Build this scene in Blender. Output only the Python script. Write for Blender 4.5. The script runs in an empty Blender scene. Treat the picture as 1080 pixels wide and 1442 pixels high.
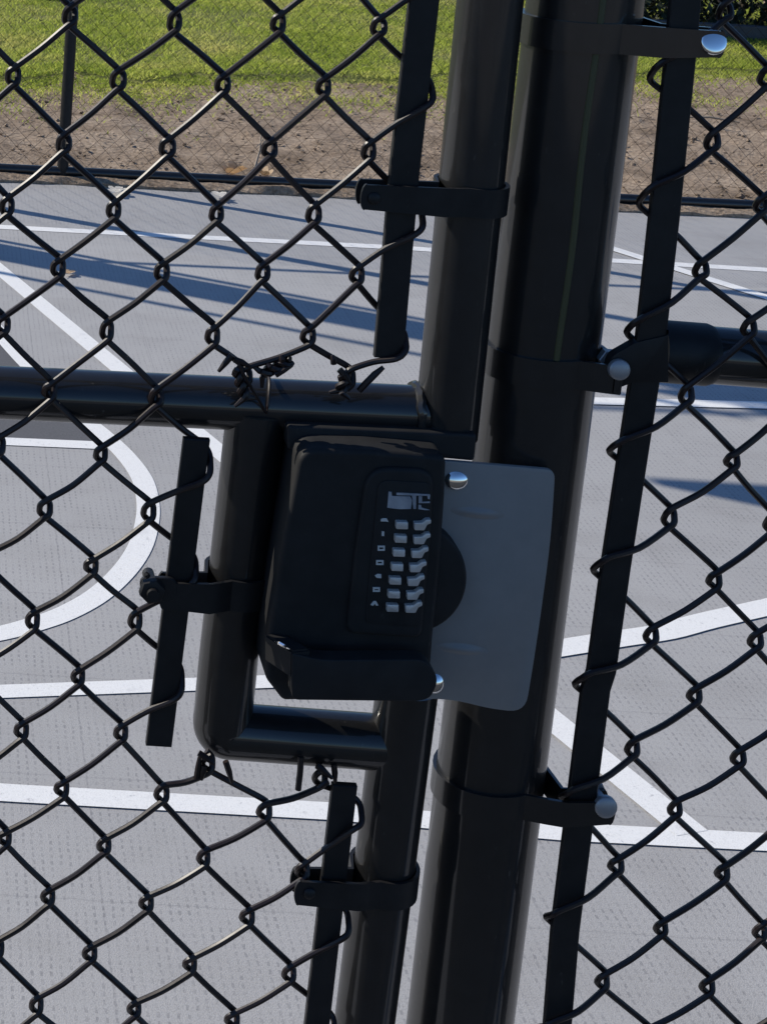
import bpy, bmesh, math, random
from mathutils import Vector, Matrix, noise
random.seed(7)
S = bpy.context.scene
COL = S.collection
PI = math.pi
R = math.radians

# ------------------------------------------------------------------ camera (solved from the photograph)
FPX, PX, PY = 2621.36, -96.66, 76.27
YAW, PITCH, ROLL = 0.00138, -0.174586, -0.061269
CAM = Vector((0, -1.0956, 1.569))
RM = Matrix.Rotation(YAW, 3, 'Z') @ Matrix.Rotation(PITCH, 3, 'X') @ Matrix.Rotation(ROLL, 3, 'Y')
def ray(px, py):
    return RM @ Vector(((px-PX)/FPX, 1.0, -(py-PY)/FPX))
def F(px, py, Y=0.0):
    d = ray(px, py); return CAM + d*((Y-CAM.y)/d.y)
def G(px, py, Z=0.0):
    d = ray(px, py); return CAM + d*((Z-CAM.z)/d.z)
def vt(py, xl, xr, Y):                         # centre and radius of an upright tube seen between two photo columns
    a, b = ray(xl, py), ray(xr, py); ta, tb = math.atan2(a.x, a.y), math.atan2(b.x, b.y); m = (ta+tb)/2; D = Y-CAM.y
    d = ray((xl+xr)/2, py); h = math.hypot(D, D*math.tan(m))
    return Vector((D*math.tan(m), Y, CAM.z+d.z/math.hypot(d.x, d.y)*h)), h*math.sin((tb-ta)/2)
def ht(px, yt, yb, Y):                         # the same for a level tube between two photo rows
    a, b = ray(px, yt), ray(px, yb); ta, tb = math.atan2(a.z, a.y), math.atan2(b.z, b.y); m = (ta+tb)/2; D = Y-CAM.y
    d = ray(px, (yt+yb)/2); h = math.hypot(D, D*math.tan(m))
    return Vector((d.x/math.hypot(d.y, d.z)*h, Y, CAM.z+D*math.tan(m))), h*abs(math.sin((tb-ta)/2))
K = 0.000432                                   # metres per photo pixel at the gate
cd = bpy.data.cameras.new('camera'); cam = bpy.data.objects.new('camera', cd); COL.objects.link(cam)
cam.matrix_world = Matrix.Translation(CAM) @ (RM @ Matrix.Rotation(PI/2, 3, 'X')).to_4x4()
cd.sensor_width = 36; cd.sensor_fit = 'VERTICAL'; cd.sensor_height = 36
cd.lens = 36*FPX/1442
cd.shift_x = (540-PX)/1442; cd.shift_y = -(721-PY)/1442
cd.clip_start = 0.02; cd.clip_end = 2000
S.camera = cam

# ------------------------------------------------------------------ materials
def mat(name, color, rough=0.5, metal=0.0, spec=0.5, build=None):
    m = bpy.data.materials.new(name); m.use_nodes = True
    nt = m.node_tree; b = nt.nodes['Principled BSDF']
    b.inputs['Base Color'].default_value = (*color, 1)
    b.inputs['Roughness'].default_value = rough
    b.inputs['Metallic'].default_value = metal
    b.inputs['Specular IOR Level'].default_value = spec
    if build: build(nt, b)
    return m
def N(nt, t, **kw):
    n = nt.nodes.new(t)
    for k, v in kw.items():
        if k in n.inputs: n.inputs[k].default_value = v
        else: setattr(n, k, v)
    return n
def coords(nt, scale=(1, 1, 1), rot=(0, 0, 0)):
    c = N(nt, 'ShaderNodeNewGeometry'); mp = N(nt, 'ShaderNodeMapping')
    mp.inputs['Scale'].default_value = scale; mp.inputs['Rotation'].default_value = rot
    nt.links.new(c.outputs['Position'], mp.inputs['Vector']); return mp.outputs[0]
def tex_noise(nt, vec, scale, detail=4, rough=0.6):
    n = N(nt, 'ShaderNodeTexNoise'); n.inputs['Scale'].default_value = scale
    n.inputs['Detail'].default_value = detail; n.inputs['Roughness'].default_value = rough
    nt.links.new(vec, n.inputs['Vector']); return n.outputs['Fac']
def ramp(nt, fac, stops):
    r = N(nt, 'ShaderNodeValToRGB'); e = r.color_ramp.elements
    while len(e) < len(stops): e.new(0.5)
    for el, (p, c) in zip(e, stops): el.position = p; el.color = (*c, 1)
    nt.links.new(fac, r.inputs[0]); return r.outputs[0]
def bump(nt, b, h, strength, dist=0.002):
    u = N(nt, 'ShaderNodeBump'); u.inputs['Strength'].default_value = strength; u.inputs['Distance'].default_value = dist
    nt.links.new(h, u.inputs['Height']); nt.links.new(u.outputs[0], b.inputs['Normal'])
def mixc(nt, fac, a, c, mode='MIX'):
    m = N(nt, 'ShaderNodeMix', data_type='RGBA', blend_type=mode)
    for s, v in ((0, fac), (6, a), (7, c)):
        if isinstance(v, (int, float)): m.inputs[s].default_value = v
        elif isinstance(v, tuple): m.inputs[s].default_value = (*v, 1)
        else: nt.links.new(v, m.inputs[s])
    return m.outputs[2]

def b_paint(lo, hi, r0, r1, sheen=0.0, coat=0.0):
    def f(nt, b):
        v = coords(nt)
        n = tex_noise(nt, v, 60, 5)
        bc = ramp(nt, n, [(0.35, lo), (0.7, hi)])
        if hi[0] < .02:                                  # dust specks and pale scuffs on the black finish
            sp = ramp(nt, tex_noise(nt, coords(nt, (1, 1, .35)), 300, 2, .5), [(.70, (0, 0, 0)), (.76, (.8, .8, .8))])
            ar = ramp(nt, tex_noise(nt, v, 14, 3), [(.5, (0, 0, 0)), (.62, (1, 1, 1))])
            ff_ = N(nt, 'ShaderNodeMath', operation='MULTIPLY'); nt.links.new(sp, ff_.inputs[0]); nt.links.new(ar, ff_.inputs[1])
            bc = mixc(nt, ff_.outputs[0], bc, (.05, .048, .045))
        nt.links.new(bc, b.inputs['Base Color'])
        n2 = tex_noise(nt, v, 25, 3)
        mr = N(nt, 'ShaderNodeMapRange'); mr.inputs[3].default_value = r0; mr.inputs[4].default_value = r1
        nt.links.new(n2, mr.inputs[0]); nt.links.new(mr.outputs[0], b.inputs['Roughness'])
        bump(nt, b, tex_noise(nt, v, 420, 2), 0.06, 0.001)
        b.inputs['Sheen Weight'].default_value = sheen; b.inputs['Sheen Roughness'].default_value = .35
        b.inputs['Coat Weight'].default_value = coat; b.inputs['Coat Roughness'].default_value = .09; b.inputs['Coat IOR'].default_value = 1.72
    return f
M_PAINT = mat('black_powder_coat', (.012,)*3, .35, spec=.3, build=b_paint((.004, .004, .0045), (.008, .008, .0085), .45, .6, .0, .58))
M_FLAT = mat('black_satin_steel', (.012,)*3, .5, spec=.3, build=b_paint((.008, .0078, .0085), (.014, .0135, .014), .42, .6))
M_WIRE = mat('black_vinyl_wire', (.01,)*3, .35, spec=.4, build=b_paint((.010, .0052, .0050), (.017, .0088, .0085), .34, .52))
M_FARW = mat('matte_black_wire', (.012, .011, .011), .9, spec=.05)
M_LOCK = mat('black_lock_enamel', (.014,)*3, .5, spec=.25, build=b_paint((.012, .012, .0125), (.018, .018, .0185), .55, .7, .0, .0))
M_SEAM = mat('olive_seam_glint', (.055, .055, .02), .5)  # olive tint paints in the glint along the weld seam
M_PLATE = mat("grey_coated_plate", (.2, .2, .2), .42, build=b_paint((.205, .2, .196), (.225, .218, .212), .4, .5))
M_CHROME = mat('polished_rivet', (.86, .86, .85), .06, 1.0)
M_DULL = mat('weathered_bolt', (.32, .32, .33), .45, .6)
M_BUTTON = mat('brushed_button', (.42, .42, .41), .45, .55, build=b_paint((.50, .495, .48), (.64, .635, .62), .42, .58))
M_LEGEND = mat('white_legend_print', (.5, .5, .48), .6)
M_LABEL = mat('silver_label_print', (.3, .33, .38), .45, .3, build=b_paint((.20, .23, .28), (.45, .48, .52), .35, .5))

def b_court(nt, b):
    v = coords(nt)
    big = tex_noise(nt, v, 1.3, 4)
    c = ramp(nt, big, [(0.3, (.335, .331, .330)), (0.7, (.385, .380, .378))])
    fine = tex_noise(nt, v, 330, 3, .7)
    c = mixc(nt, .55, c, ramp(nt, fine, [(0.3, (.55, .55, .56)), (0.5, (1, 1, 1)), (.75, (1.12, 1.12, 1.12))]), 'MULTIPLY')
    # moulded lattice of the sports tiles: small openings 18 mm apart, uneven with dirt
    sep = N(nt, 'ShaderNodeSeparateXYZ')
    wob = N(nt, 'ShaderNodeVectorMath', operation='ADD'); nz = N(nt, 'ShaderNodeTexNoise'); nz.inputs['Scale'].default_value = 40
    nt.links.new(v, nz.inputs['Vector'])
    sc_ = N(nt, 'ShaderNodeVectorMath', operation='SCALE'); sc_.inputs['Scale'].default_value = .006
    nt.links.new(nz.outputs['Color'], sc_.inputs[0]); nt.links.new(v, wob.inputs[0]); nt.links.new(sc_.outputs[0], wob.inputs[1])
    nt.links.new(wob.outputs[0], sep.inputs[0])
    def M(op, a, b=None, c_=None):
        n = N(nt, 'ShaderNodeMath', operation=op)
        for q, x in enumerate((a, b, c_)):
            if x is None: continue
            if isinstance(x, (int, float)): n.inputs[q].default_value = x
            else: nt.links.new(x, n.inputs[q])
        return n.outputs[0]
    def cell(ax, p, ph=0.0): return M('ABSOLUTE', M('SUBTRACT', M('FRACT', M('ADD', M('DIVIDE', sep.outputs[ax], p), ph)), .5))
    ax_, ay_ = cell(0, .013), cell(1, .016, .2)
    slot = M('MULTIPLY', M('LESS_THAN', ax_, .14), M('LESS_THAN', ay_, .30))
    msk = ramp(nt, tex_noise(nt, v, 22, 4), [(.40, (.10, .10, .10)), (.62, (1, 1, 1))])
    c = mixc(nt, M('MULTIPLY', slot, M('MULTIPLY', msk, .55)), c, (.17, .17, .18))
    seam = M('MAXIMUM', M('GREATER_THAN', cell(0, .305), .4955), M('GREATER_THAN', cell(1, .305), .4955))
    c = mixc(nt, M('MULTIPLY', seam, .22), c, (.15, .15, .16))
    st = ramp(nt, tex_noise(nt, coords(nt, (1, 1, 1)), 5, 6), [(.5, (1, 1, 1)), (.75, (.84, .83, .82))])
    c = mixc(nt, .8, c, st, 'MULTIPLY')
    nt.links.new(c, b.inputs['Base Color'])
    bump(nt, b, tex_noise(nt, v, 420, 3), 0.5, 0.0015)
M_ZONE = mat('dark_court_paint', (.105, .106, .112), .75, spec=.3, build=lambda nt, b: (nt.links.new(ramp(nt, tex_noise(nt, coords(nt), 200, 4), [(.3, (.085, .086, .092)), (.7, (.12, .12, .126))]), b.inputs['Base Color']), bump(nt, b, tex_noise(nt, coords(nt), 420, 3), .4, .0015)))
M_COURT = mat('acrylic_court_surface', (.3, .31, .35), .75, spec=.3, build=b_court)
def b_line(nt, b):
    v = coords(nt)
    c = ramp(nt, tex_noise(nt, v, 300, 3, .7), [(.3, (.62, .62, .615)), (.5, (.74, .74, .735))])
    w = ramp(nt, tex_noise(nt, v, 22, 5), [(.6, (1, 1, 1)), (.78, (.8, .8, .82))])
    c = mixc(nt, .8, c, w, 'MULTIPLY')
    wr = ramp(nt, tex_noise(nt, v, 75, 5, .75), [(.60, (0, 0, 0)), (.70, (.75, .75, .75))])
    nt.links.new(mixc(nt, wr, c, (.34, .345, .37)), b.inputs['Base Color'])
    bump(nt, b, tex_noise(nt, v, 420, 3), 0.4, 0.0015)
M_LINE = mat('white_line_paint', (.7,)*3, .7, spec=.3, build=b_line)
def b_dirt(nt, b):
    v = coords(nt)
    a = tex_noise(nt, v, 3.2, 6, .65)
    c = ramp(nt, a, [(.28, (.18, .134, .095)), (.5, (.335, .258, .19)), (.72, (.45, .36, .275))])
    s = ramp(nt, tex_noise(nt, v, 55, 4, .75), [(.34, (.45, .42, .40)), (.52, (1, 1, 1)), (.72, (1.25, 1.22, 1.2))])
    c = mixc(nt, .8, c, s, 'MULTIPLY')
    vo = N(nt, 'ShaderNodeTexVoronoi', feature='DISTANCE_TO_EDGE'); vo.inputs['Scale'].default_value = 9
    nt.links.new(coords(nt, (1, .8, 1)), vo.inputs['Vector'])
    cr = ramp(nt, vo.outputs['Distance'], [(0, (.4, .38, .36)), (.05, (1, 1, 1))])
    c = mixc(nt, .45, c, cr, 'MULTIPLY')
    nt.links.new(c, b.inputs['Base Color'])
    bump(nt, b, tex_noise(nt, v, 40, 6, .7), 0.9, 0.02)
M_DIRT = mat('dry_dirt', (.2, .16, .13), .95, spec=.15, build=b_dirt)
def b_ground(nt, b):
    v = coords(nt)
    c = ramp(nt, tex_noise(nt, v, .4, 6), [(.3, (.15, .135, .115)), (.7, (.24, .215, .18))])
    nt.links.new(c, b.inputs['Base Color']); bump(nt, b, tex_noise(nt, v, 12, 6), .6, .03)
M_GROUND = mat('tan_ground', (.26, .22, .17), .95, spec=.15, build=b_ground)
def b_asph(nt, b):
    v = coords(nt)
    c = ramp(nt, tex_noise(nt, v, 120, 4, .8), [(.3, (.028, .028, .028)), (.7, (.055, .054, .053))])
    nt.links.new(c, b.inputs['Base Color']); bump(nt, b, tex_noise(nt, v, 200, 4), .6, .006)
M_ASPHALT = mat('reflection_asphalt', (.045,)*3, .9, spec=.2, build=b_asph)
def b_lawn(nt, b):
    v = coords(nt)
    c = ramp(nt, tex_noise(nt, v, 2.5, 6), [(.3, (.10, .12, .03)), (.55, (.17, .18, .06)), (.8, (.27, .23, .13))])
    nt.links.new(c, b.inputs['Base Color']); bump(nt, b, tex_noise(nt, v, 40, 5), .8, .03)
M_LAWN = mat('lawn_soil', (.07, .1, .02), .95, spec=.15, build=b_lawn)
def b_blade(nt, b):
    v = coords(nt)
    c = ramp(nt, tex_noise(nt, v, 1.7, 5, .7), [(.3, (.29, .37, .05)), (.5, (.47, .53, .10)), (.66, (.66, .61, .22))])
    c = mixc(nt, .7, c, ramp(nt, tex_noise(nt, v, 60, 2), [(.3, (.55, .6, .5)), (.7, (1.35, 1.3, 1.2))]), 'MULTIPLY')
    nt.links.new(c, b.inputs['Base Color'])
    tr = N(nt, 'ShaderNodeBsdfTranslucent'); nt.links.new(c, tr.inputs[0]); ms = N(nt, 'ShaderNodeMixShader'); ms.inputs[0].default_value = .6
    nt.links.new(b.outputs[0], ms.inputs[1]); nt.links.new(tr.outputs[0], ms.inputs[2]); nt.links.new(ms.outputs[0], nt.nodes['Material Output'].inputs[0])
M_BLADE = mat('grass_blade', (.1, .16, .03), .6, spec=.3, build=b_blade)
def b_hedge(nt, b):
    v = coords(nt)
    c = ramp(nt, tex_noise(nt, v, 30, 3), [(.3, (.012, .018, .010)), (.7, (.04, .05, .028))])
    nt.links.new(c, b.inputs['Base Color'])
M_HEDGE = mat('dark_hedge_leaf', (.03, .04, .02), .6, spec=.3, build=b_hedge)
M_BARK = mat('twig_bark', (.28, .23, .18), .9)
M_LEAF = mat('dry_tan_leaf', (.62, .40, .19), .7, build=b_paint((.60, .44, .27), (.76, .60, .42), .6, .8))
M_PALE = mat('bleached_leaf', (.72, .69, .62), .8, build=b_paint((.72, .69, .63), (.88, .86, .82), .7, .9))
M_GALV = mat('galvanised_pole', (.3, .3, .31), .5, .4, build=b_paint((.25, .25, .26), (.35, .35, .36), .4, .6))
M_BOARD = mat('dark_board', (.05, .05, .06), .5, build=b_paint((.04, .04, .05), (.06, .06, .07), .4, .6))

# ------------------------------------------------------------------ object helpers
ORG = {}
def thing(name, loc, label, cat, group=None):
    o = bpy.data.objects.new(name, None); COL.objects.link(o); o.location = loc
    o.empty_display_size = 0.05
    ORG[o.name] = Vector(loc); tag(o, label, cat, group); return o
def tag(o, label, cat, group=None, kind=None):
    o['label'] = label; o['category'] = cat
    if group: o['group'] = group
    if kind: o['kind'] = kind
    return o
def obj(name, bm, m, parent=None, angle=38, flat=False, center=False):
    me = bpy.data.meshes.new(name)
    bmesh.ops.recalc_face_normals(bm, faces=bm.faces[:]) if not flat else None
    off = Vector((0, 0, 0))
    if parent is not None: off = ORG[parent.name]
    elif center:
        off = sum((v.co for v in bm.verts), Vector())/len(bm.verts); off.z = min(v.co.z for v in bm.verts)
    for v in bm.verts: v.co -= off
    bm.to_mesh(me); bm.free()
    if not flat:
        me.polygons.foreach_set('use_smooth', [True]*len(me.polygons))
        me.set_sharp_from_angle(angle=R(angle))
    me.materials.append(m)
    o = bpy.data.objects.new(name, me); COL.objects.link(o)
    if parent is not None: o.parent = parent
    else: o.location = off
    ORG[o.name] = off
    return o
def structure(name, bm, m, flat=False):
    o = obj(name, bm, m, None, flat=flat); o['kind'] = 'structure'; return o

def sweep(bm, pts, r, seg=16, caps=True, up=None):
    pts = [Vector(p) for p in pts]; n = len(pts)
    rr = r if isinstance(r, (list, tuple)) else [r]*n
    T = [(pts[min(i+1, n-1)]-pts[max(i-1, 0)]).normalized() for i in range(n)]
    u = Vector((0, 1, 0)) if up is None else up
    if abs(u.dot(T[0])) > .95: u = Vector((1, 0, 0))
    u = (u - T[0]*u.dot(T[0])).normalized()
    rings = []
    for i in range(n):
        u = (u - T[i]*u.dot(T[i])).normalized(); w = T[i].cross(u)
        rings.append([bm.verts.new(pts[i]+(u*math.cos(2*PI*k/seg)+w*math.sin(2*PI*k/seg))*rr[i]) for k in range(seg)])
    for a, b in zip(rings, rings[1:]):
        for k in range(seg):
            bm.faces.new((a[k], a[(k+1) % seg], b[(k+1) % seg], b[k]))
    if caps:
        bm.faces.new(rings[0][::-1]); bm.faces.new(rings[-1])
def spline(P, sub=4):
    out = []
    n = len(P)
    for i in range(n-1):
        p0, p1, p2, p3 = P[max(i-1, 0)], P[i], P[i+1], P[min(i+2, n-1)]
        for s in range(sub):
            t = s/sub
            out.append(0.5*((2*p1)+(p2-p0)*t+(2*p0-5*p1+4*p2-p3)*t*t+(3*p1-p0-3*p2+p3)*t**3))
    out.append(P[-1]); return out
def densify(P, step):
    out = []
    for a, b in zip(P, P[1:]):
        n = max(1, int((b-a).length/step))
        out += [a.lerp(b, i/n) for i in range(n)]
    return out+[P[-1]]
def prism(bm, outline, y0, y1, bev=0.0, seg=2, slope=None):
    """outline: list of (x,z) world; front at y0, back at y1"""
    f = [bm.verts.new((x, y0, z)) for x, z in outline]
    k = [bm.verts.new((x, y1, z)) for x, z in outline]
    n = len(f); es = []
    a = bm.faces.new(f); c = bm.faces.new(k[::-1])
    for i in range(n):
        bm.faces.new((f[i], k[i], k[(i+1) % n], f[(i+1) % n]))
    if bev:
        bm.normal_update()
        es = [e for e in a.edges]
        if bev > 0: bmesh.ops.bevel(bm, geom=es, offset=bev, segments=seg, profile=.5, affect='EDGES', clamp_overlap=True)
def P2(pts, Y):                      # photo points -> (x,z) on the plane Y
    return [((q := F(x, y, Y)).x, q.z) for x, y in pts]
def rounded(pts, r, n=5):
    """round the corners of a closed polygon (2D photo pixels)"""
    out = []; m = len(pts)
    rs = r if isinstance(r, (list, tuple)) else [r]*m
    for i in range(m):
        p = Vector(pts[i]); a = Vector(pts[i-1])-p; b = Vector(pts[(i+1) % m])-p
        q = min(rs[i], a.length*.49, b.length*.49)
        if q <= .01: out.append(tuple(p)); continue
        s = p+a.normalized()*q; e = p+b.normalized()*q
        for k in range(n+1):
            t = k/n; out.append(tuple(s*(1-t)**2+p*2*t*(1-t)+e*t*t))
    return out
def dome(bm, c, r, h, axis=Vector((0, -1, 0)), seg=24, rings=7, flange=0.0, rx=1.0, rz=1.0):
    u = Vector((1, 0, 0)); axis = axis.normalized()
    w = Vector((0, 1, 0)) if abs(axis.z) > .9 else (Vector((0, 0, 1))-axis*axis.z).normalized()
    prev = None
    if flange:
        prev = [bm.verts.new(c-axis*flange+(u*rx*math.cos(2*PI*k/seg)+w*rz*math.sin(2*PI*k/seg))*r) for k in range(seg)]
    for i in range(rings):
        t = (PI/2)*i/rings
        rr = r*math.cos(t); y = h*math.sin(t)
        ring = [bm.verts.new(c+axis*y+(u*rx*math.cos(2*PI*k/seg)+w*rz*math.sin(2*PI*k/seg))*rr) for k in range(seg)]
        if prev:
            for k in range(seg): bm.faces.new((prev[k], prev[(k+1) % seg], ring[(k+1) % seg], ring[k]))
        prev = ring
    top = bm.verts.new(c+axis*h)
    for k in range(seg): bm.faces.new((prev[k], prev[(k+1) % seg], top))

# ------------------------------------------------------------------ chain link lattice
ROWS = [[(98.5,22),(246,30),(392,32),(534,37)],[(19,107),(167,112),(314,118),(456,121),(600,128)],[(90,202),(236,207),(380,209),(519,212)],[(10,290),(160,295),(305,300),(442,301),(584,306)],[(82,377),(229,382),(370,383),(502,386)],[(4,457),(151,465),(300,472),(434,472),(561,480)],[(71,550),(220,559),(345,530),(491,532)],[(142,639),(288,652)],[(64,716),(210,720)],[(129,796.5),(268,800)],[(47,873),(191,873)],[(110,952),(249,957)],[(30,1028),(170,1031),(293,1074),(450,1094)],[(87.5,1110),(227.5,1117),(372.5,1142),(499,1145)],[(7,1180),(146,1190),(287,1207),(425,1225)],[(67,1262),(206,1271),(348,1290),(482,1298)],[(127,1342),(268,1357),(407,1370)],[(51,1415),(189,1420),(327,1435)]]
START = [0,-1,0,-1,0,-1,0,1,0,1,0,1,0,1,0,1,2,1]
LEFT = {}
for r, (row, s) in enumerate(zip(ROWS, START)):
    for i, p in enumerate(row): LEFT[(s+2*i, r)] = p
RIGHT = {}
for r, p in zip(range(0, 17, 2), [(1020,15),(1002,197),(986,378),(966,554),(942,727),(917,893),(890,1052),(867,1217),(848,1380)]): RIGHT[(0, r)] = p
for r, p in zip(range(1, 16, 2), [(1079,107),(1072,287),(1055,460),(1031,647),(1006,815),(977,977),(950,1137),(930,1305)]): RIGHT[(1, r)] = p
for r, p in zip(range(10, 17, 2), [(1064,900),(1040,1065),(1017,1227),(995,1387)]): RIGHT[(2, r)] = p
for r, p in zip(range(1, 16, 2), [(929,102),(912,278),(896,462),(871,631),(848,798),(822,960),(801,1120),(779,1290)]): RIGHT[(-1, r)] = p

def lattice(meas, A, B):
    """plane coordinates of every knot: a regular lattice plus the measured unevenness, fading outwards"""
    pts = {k: F(*p) for k, p in meas.items()}
    n = len(pts); mc = sum(k[0] for k in pts)/n; mr = sum(k[1] for k in pts)/n
    x0 = sum(p.x-A*k[0] for k, p in pts.items())/n; z0 = sum(p.z+B*k[1] for k, p in pts.items())/n
    res = {k: (p.x-(x0+A*k[0]), p.z-(z0-B*k[1])) for k, p in pts.items()}
    def at(c, r):
        if (c, r) in pts: return pts[(c, r)].copy()
        sw = sx = sz = 0
        for (c2, r2), (dx, dz) in res.items():
            w = 1/((c-c2)**2+(r-r2)**2)**1.6
            sw += w; sx += w*dx; sz += w*dz
        dmin = min(math.hypot(c-k[0], r-k[1]) for k in res)
        f = 1/(1+max(0, dmin-3)/12)
        return Vector((x0+A*c+sx/sw*f, 0, z0-B*r+sz/sw*f))
    return at
LAT_L = lattice(LEFT, .0308, .0388)
LAT_R = lattice(RIGHT, .0308, .0388)
WR, WD, EX, HH = .00205, .0025, .0030, .0068

def wire_path(at, k, rows, wrap=lambda c, r: 0, seed=0):
    """control points of wire k (between columns k and k+1) going down the given rows"""
    C = []; rnd = random.Random(seed*1000+k)
    prev = None
    for r in rows:
        right = (k+r) % 2 != 0
        c = k+1 if right else k
        p = at(c, r); s = 1 if right else -1
        w = wrap(c, r)
        d = WD if not w else .0062
        e = EX if not w else .0040
        h = HH if not w else .0095
        h *= rnd.uniform(.88, 1.12); e *= rnd.uniform(.85, 1.15)
        # the strand that rises to the right lies in front, the other behind
        top_y, bot_y = (d, -d) if right else (-d, d)
        if prev is not None:
            a, b = prev, p
            down_right = not right and False
            mid = a.lerp(b, .5); sag = .0016 if r > 6 else .0007
            front = -1 if (b.x < a.x) else 1
            C.append(mid+Vector((.25*sag*(1 if front < 0 else -1), front*d*.9, -sag*(1.0 if front < 0 else -.25))))
        C.append(p+Vector((-.45*s*e, top_y, h)))
        C.append(p+Vector((.80*s*e, top_y*.8, h*.5)))
        C.append(p+Vector((s*e, 0, 0)))
        C.append(p+Vector((.80*s*e, bot_y*.8, -h*.5)))
        C.append(p+Vector((-.45*s*e, bot_y, -h)))
        prev = p
    return C
def in_view(at, k):
    p = at(k, 8); return -.06 < p.x < .75

def twist(bm, top, d, length, turns=2, ph=0.0):
    """two strands twisted round each other, ends clipped at an angle"""
    d = d.normalized(); u = Vector((0, 1, 0)); u = (u-d*u.dot(d)).normalized(); w = d.cross(u)
    for q in (0, PI):
        pts = []
        for i in range(13):
            t = i/12; a = ph+q+turns*2*PI*t
            pts.append(top+d*(length*t)+(u*math.cos(a)+w*math.sin(a))*WR*1.02)
        end = pts[-1]+d*.003+w*(.006 if q else -.006)
        sweep(bm, pts+[end], [WR]*12+[WR*.95, WR*.5], 7)
def stub(bm, a, b, r=None):
    a, b = Vector(a), Vector(b); r = r or WR
    sweep(bm, [a, a.lerp(b, .5)+Vector((0, -.0006, .0006)), b], [r, r, r*.55], 7)

# ================================================================== GATE
gate = thing('chain_link_gate', (.08, .02, 0), 'black chain link gate leaf with a square notch framing the keypad lock', 'gate')
ZT, ZB, XL = 2.25, .12, -.98
YS = .0165
def ext(p, q, z):                                   # continue a tube axis to height z
    t = (z-p.z)/(q.z-p.z); return p+(q-p)*t
def pipe(name, pts, r, parent, m=M_PAINT, seg=32, weld=()):
    bm = bmesh.new(); sweep(bm, pts, r, seg)
    for wp, ax, wr in weld:
        ring = []
        ax = ax.normalized(); u = Vector((0, 1, 0)); w = ax.cross(u).normalized()
        rnd = random.Random(3)
        for i in range(37):
            a = 2*PI*i/36; ring.append(wp+(u*math.cos(a)+w*math.sin(a))*wr+ax*rnd.uniform(-.0008, .0008))
        sweep(bm, ring, [.0026*rnd.uniform(.8, 1.25) for _ in ring], 7, caps=False)
    return obj(name, bm, m, parent)
(s0, RS), (s1, _) = vt(20, 640, 736, YS), vt(500, 591, 687, YS)
(t0, RT), (t1, _) = ht(30, 516, 592, YS+.003), ht(500, 539, 613, YS+.003)
(b0, RS2), (b1, _) = vt(1110, 510, 601, YS), vt(1404, 470, 566, YS)
RS2 = RS
tl_ = lambda t: t0+(t1-t0)*t
q1 = s1+(s1-s0).normalized()*.062
pipe('stile', [ext(s0, s1, ZT), s0, s1, ext(s0, s1, F(630, 612, YS).z)], RS, gate)
pipe('stile', [ext(b0, b1, F(575, 965, YS).z), b0, b1, ext(b0, b1, ZB)], RS2, gate)
left_end = t0+(t0-t1).normalized()*((t0.x-XL)/abs((t0-t1).normalized().x))
tend = t1+(t1-t0).normalized()*(F(622, 580, YS).x-t1.x)
wj = t1+(t1-t0).normalized()*(F(586, 578, YS).x-t1.x)
pipe('rail', [left_end, t0, tend], RT, gate, weld=[(wj, t1-t0, RT+.0004)])
(e0, RE), (e1, _), (e2, _) = vt(640, 312, 398, YS+.002), vt(923, 280, 365, YS+.002), vt(985, 273, 361, YS+.002)
(h0, RH), (h1, _) = ht(371, 992, 1074, YS+.002), ht(519, 1001, 1087, YS+.002)
hd = (h1-h0).normalized(); vd = (e1-e0).normalized()
corner = e2+vd*((h0+hd*((e2.x-h0.x)/hd.x)).z-e2.z)/vd.z
br = .006
pa, pb = corner-vd*br, corner+hd*br
elbow = [e0-vd*.03, e0, e1]+[pa*(1-t)**2+corner*2*t*(1-t)+pb*t*t for t in [k/10 for k in range(11)]]+[h0+hd*.03, h1+hd*.024]
print('radii', RS, RT, RE, RH)
pipe('latch_frame', elbow, [RE]*3+[RE+(RH-RE)*i/10 for i in range(11)]+[RH]*2, gate)
pipe('stile', [Vector((XL, YS, ZB)), Vector((XL, YS, ZT))], RS, gate)
for z in (ZT, ZB):
    q = ext(s0, s1, z)
    pipe('rail', [Vector((XL, YS+.003, z)), Vector((q.x, YS+.003, z))], RT, gate)

# mesh of the gate
bm = bmesh.new()
def wrapL(c, r):
    if c == 7: return 1
    if c == 3 and r in (7, 9, 11): return 1
    return 0
TOPR, BOTR = -21, 33
for k in range(-36, 7):
    near = in_view(LAT_L, k)
    if k <= 2:
        runs = [list(range(TOPR, BOTR+1))]
    else:
        runs = [list(range(TOPR, 7)), list(range(12, BOTR+1))]
    for rows in runs:
        sweep(bm, spline(wire_path(LAT_L, k, rows, wrapL, 1), 4 if near else 1), WR, 8 if near else 5)
# cut selvage: barbed twists where the fabric was trimmed to the notch
A = LAT_L(4, 6)
twist(bm, A+Vector((-.006, -.003, .006)), Vector((.35, 0, -1)), .020, 1.6)
twist(bm, F(410, 508, -.003), Vector((-.9, 0, -.5)), .020, 1.6, 1)
stub(bm, F(327, 500, -.003), F(308, 523, -.003)); stub(bm, F(330, 506, -.005), F(352, 516, -.005))
stub(bm, F(398, 512, -.004), F(396, 500, -.004)); stub(bm, F(382, 520, -.004), F(376, 512, -.004)); stub(bm, F(388, 528, -.005), F(412, 514, -.005))
Bk = LAT_L(6, 6)
twist(bm, Bk+Vector((-.003, -.003, .004)), Vector((-.15, 0, -1)), .012, 1.0)
stub(bm, F(470, 512, -.003), F(468, 500, -.003)); stub(bm, F(478, 520, -.004), F(494, 541, -.005))
sweep(bm, [F(506, 550, -.003), F(514, 541, -.004), F(528, 527, -.0045), F(540, 517, -.004)], [WR, WR*1.1, WR*1.1, WR*.7], 8)
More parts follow.
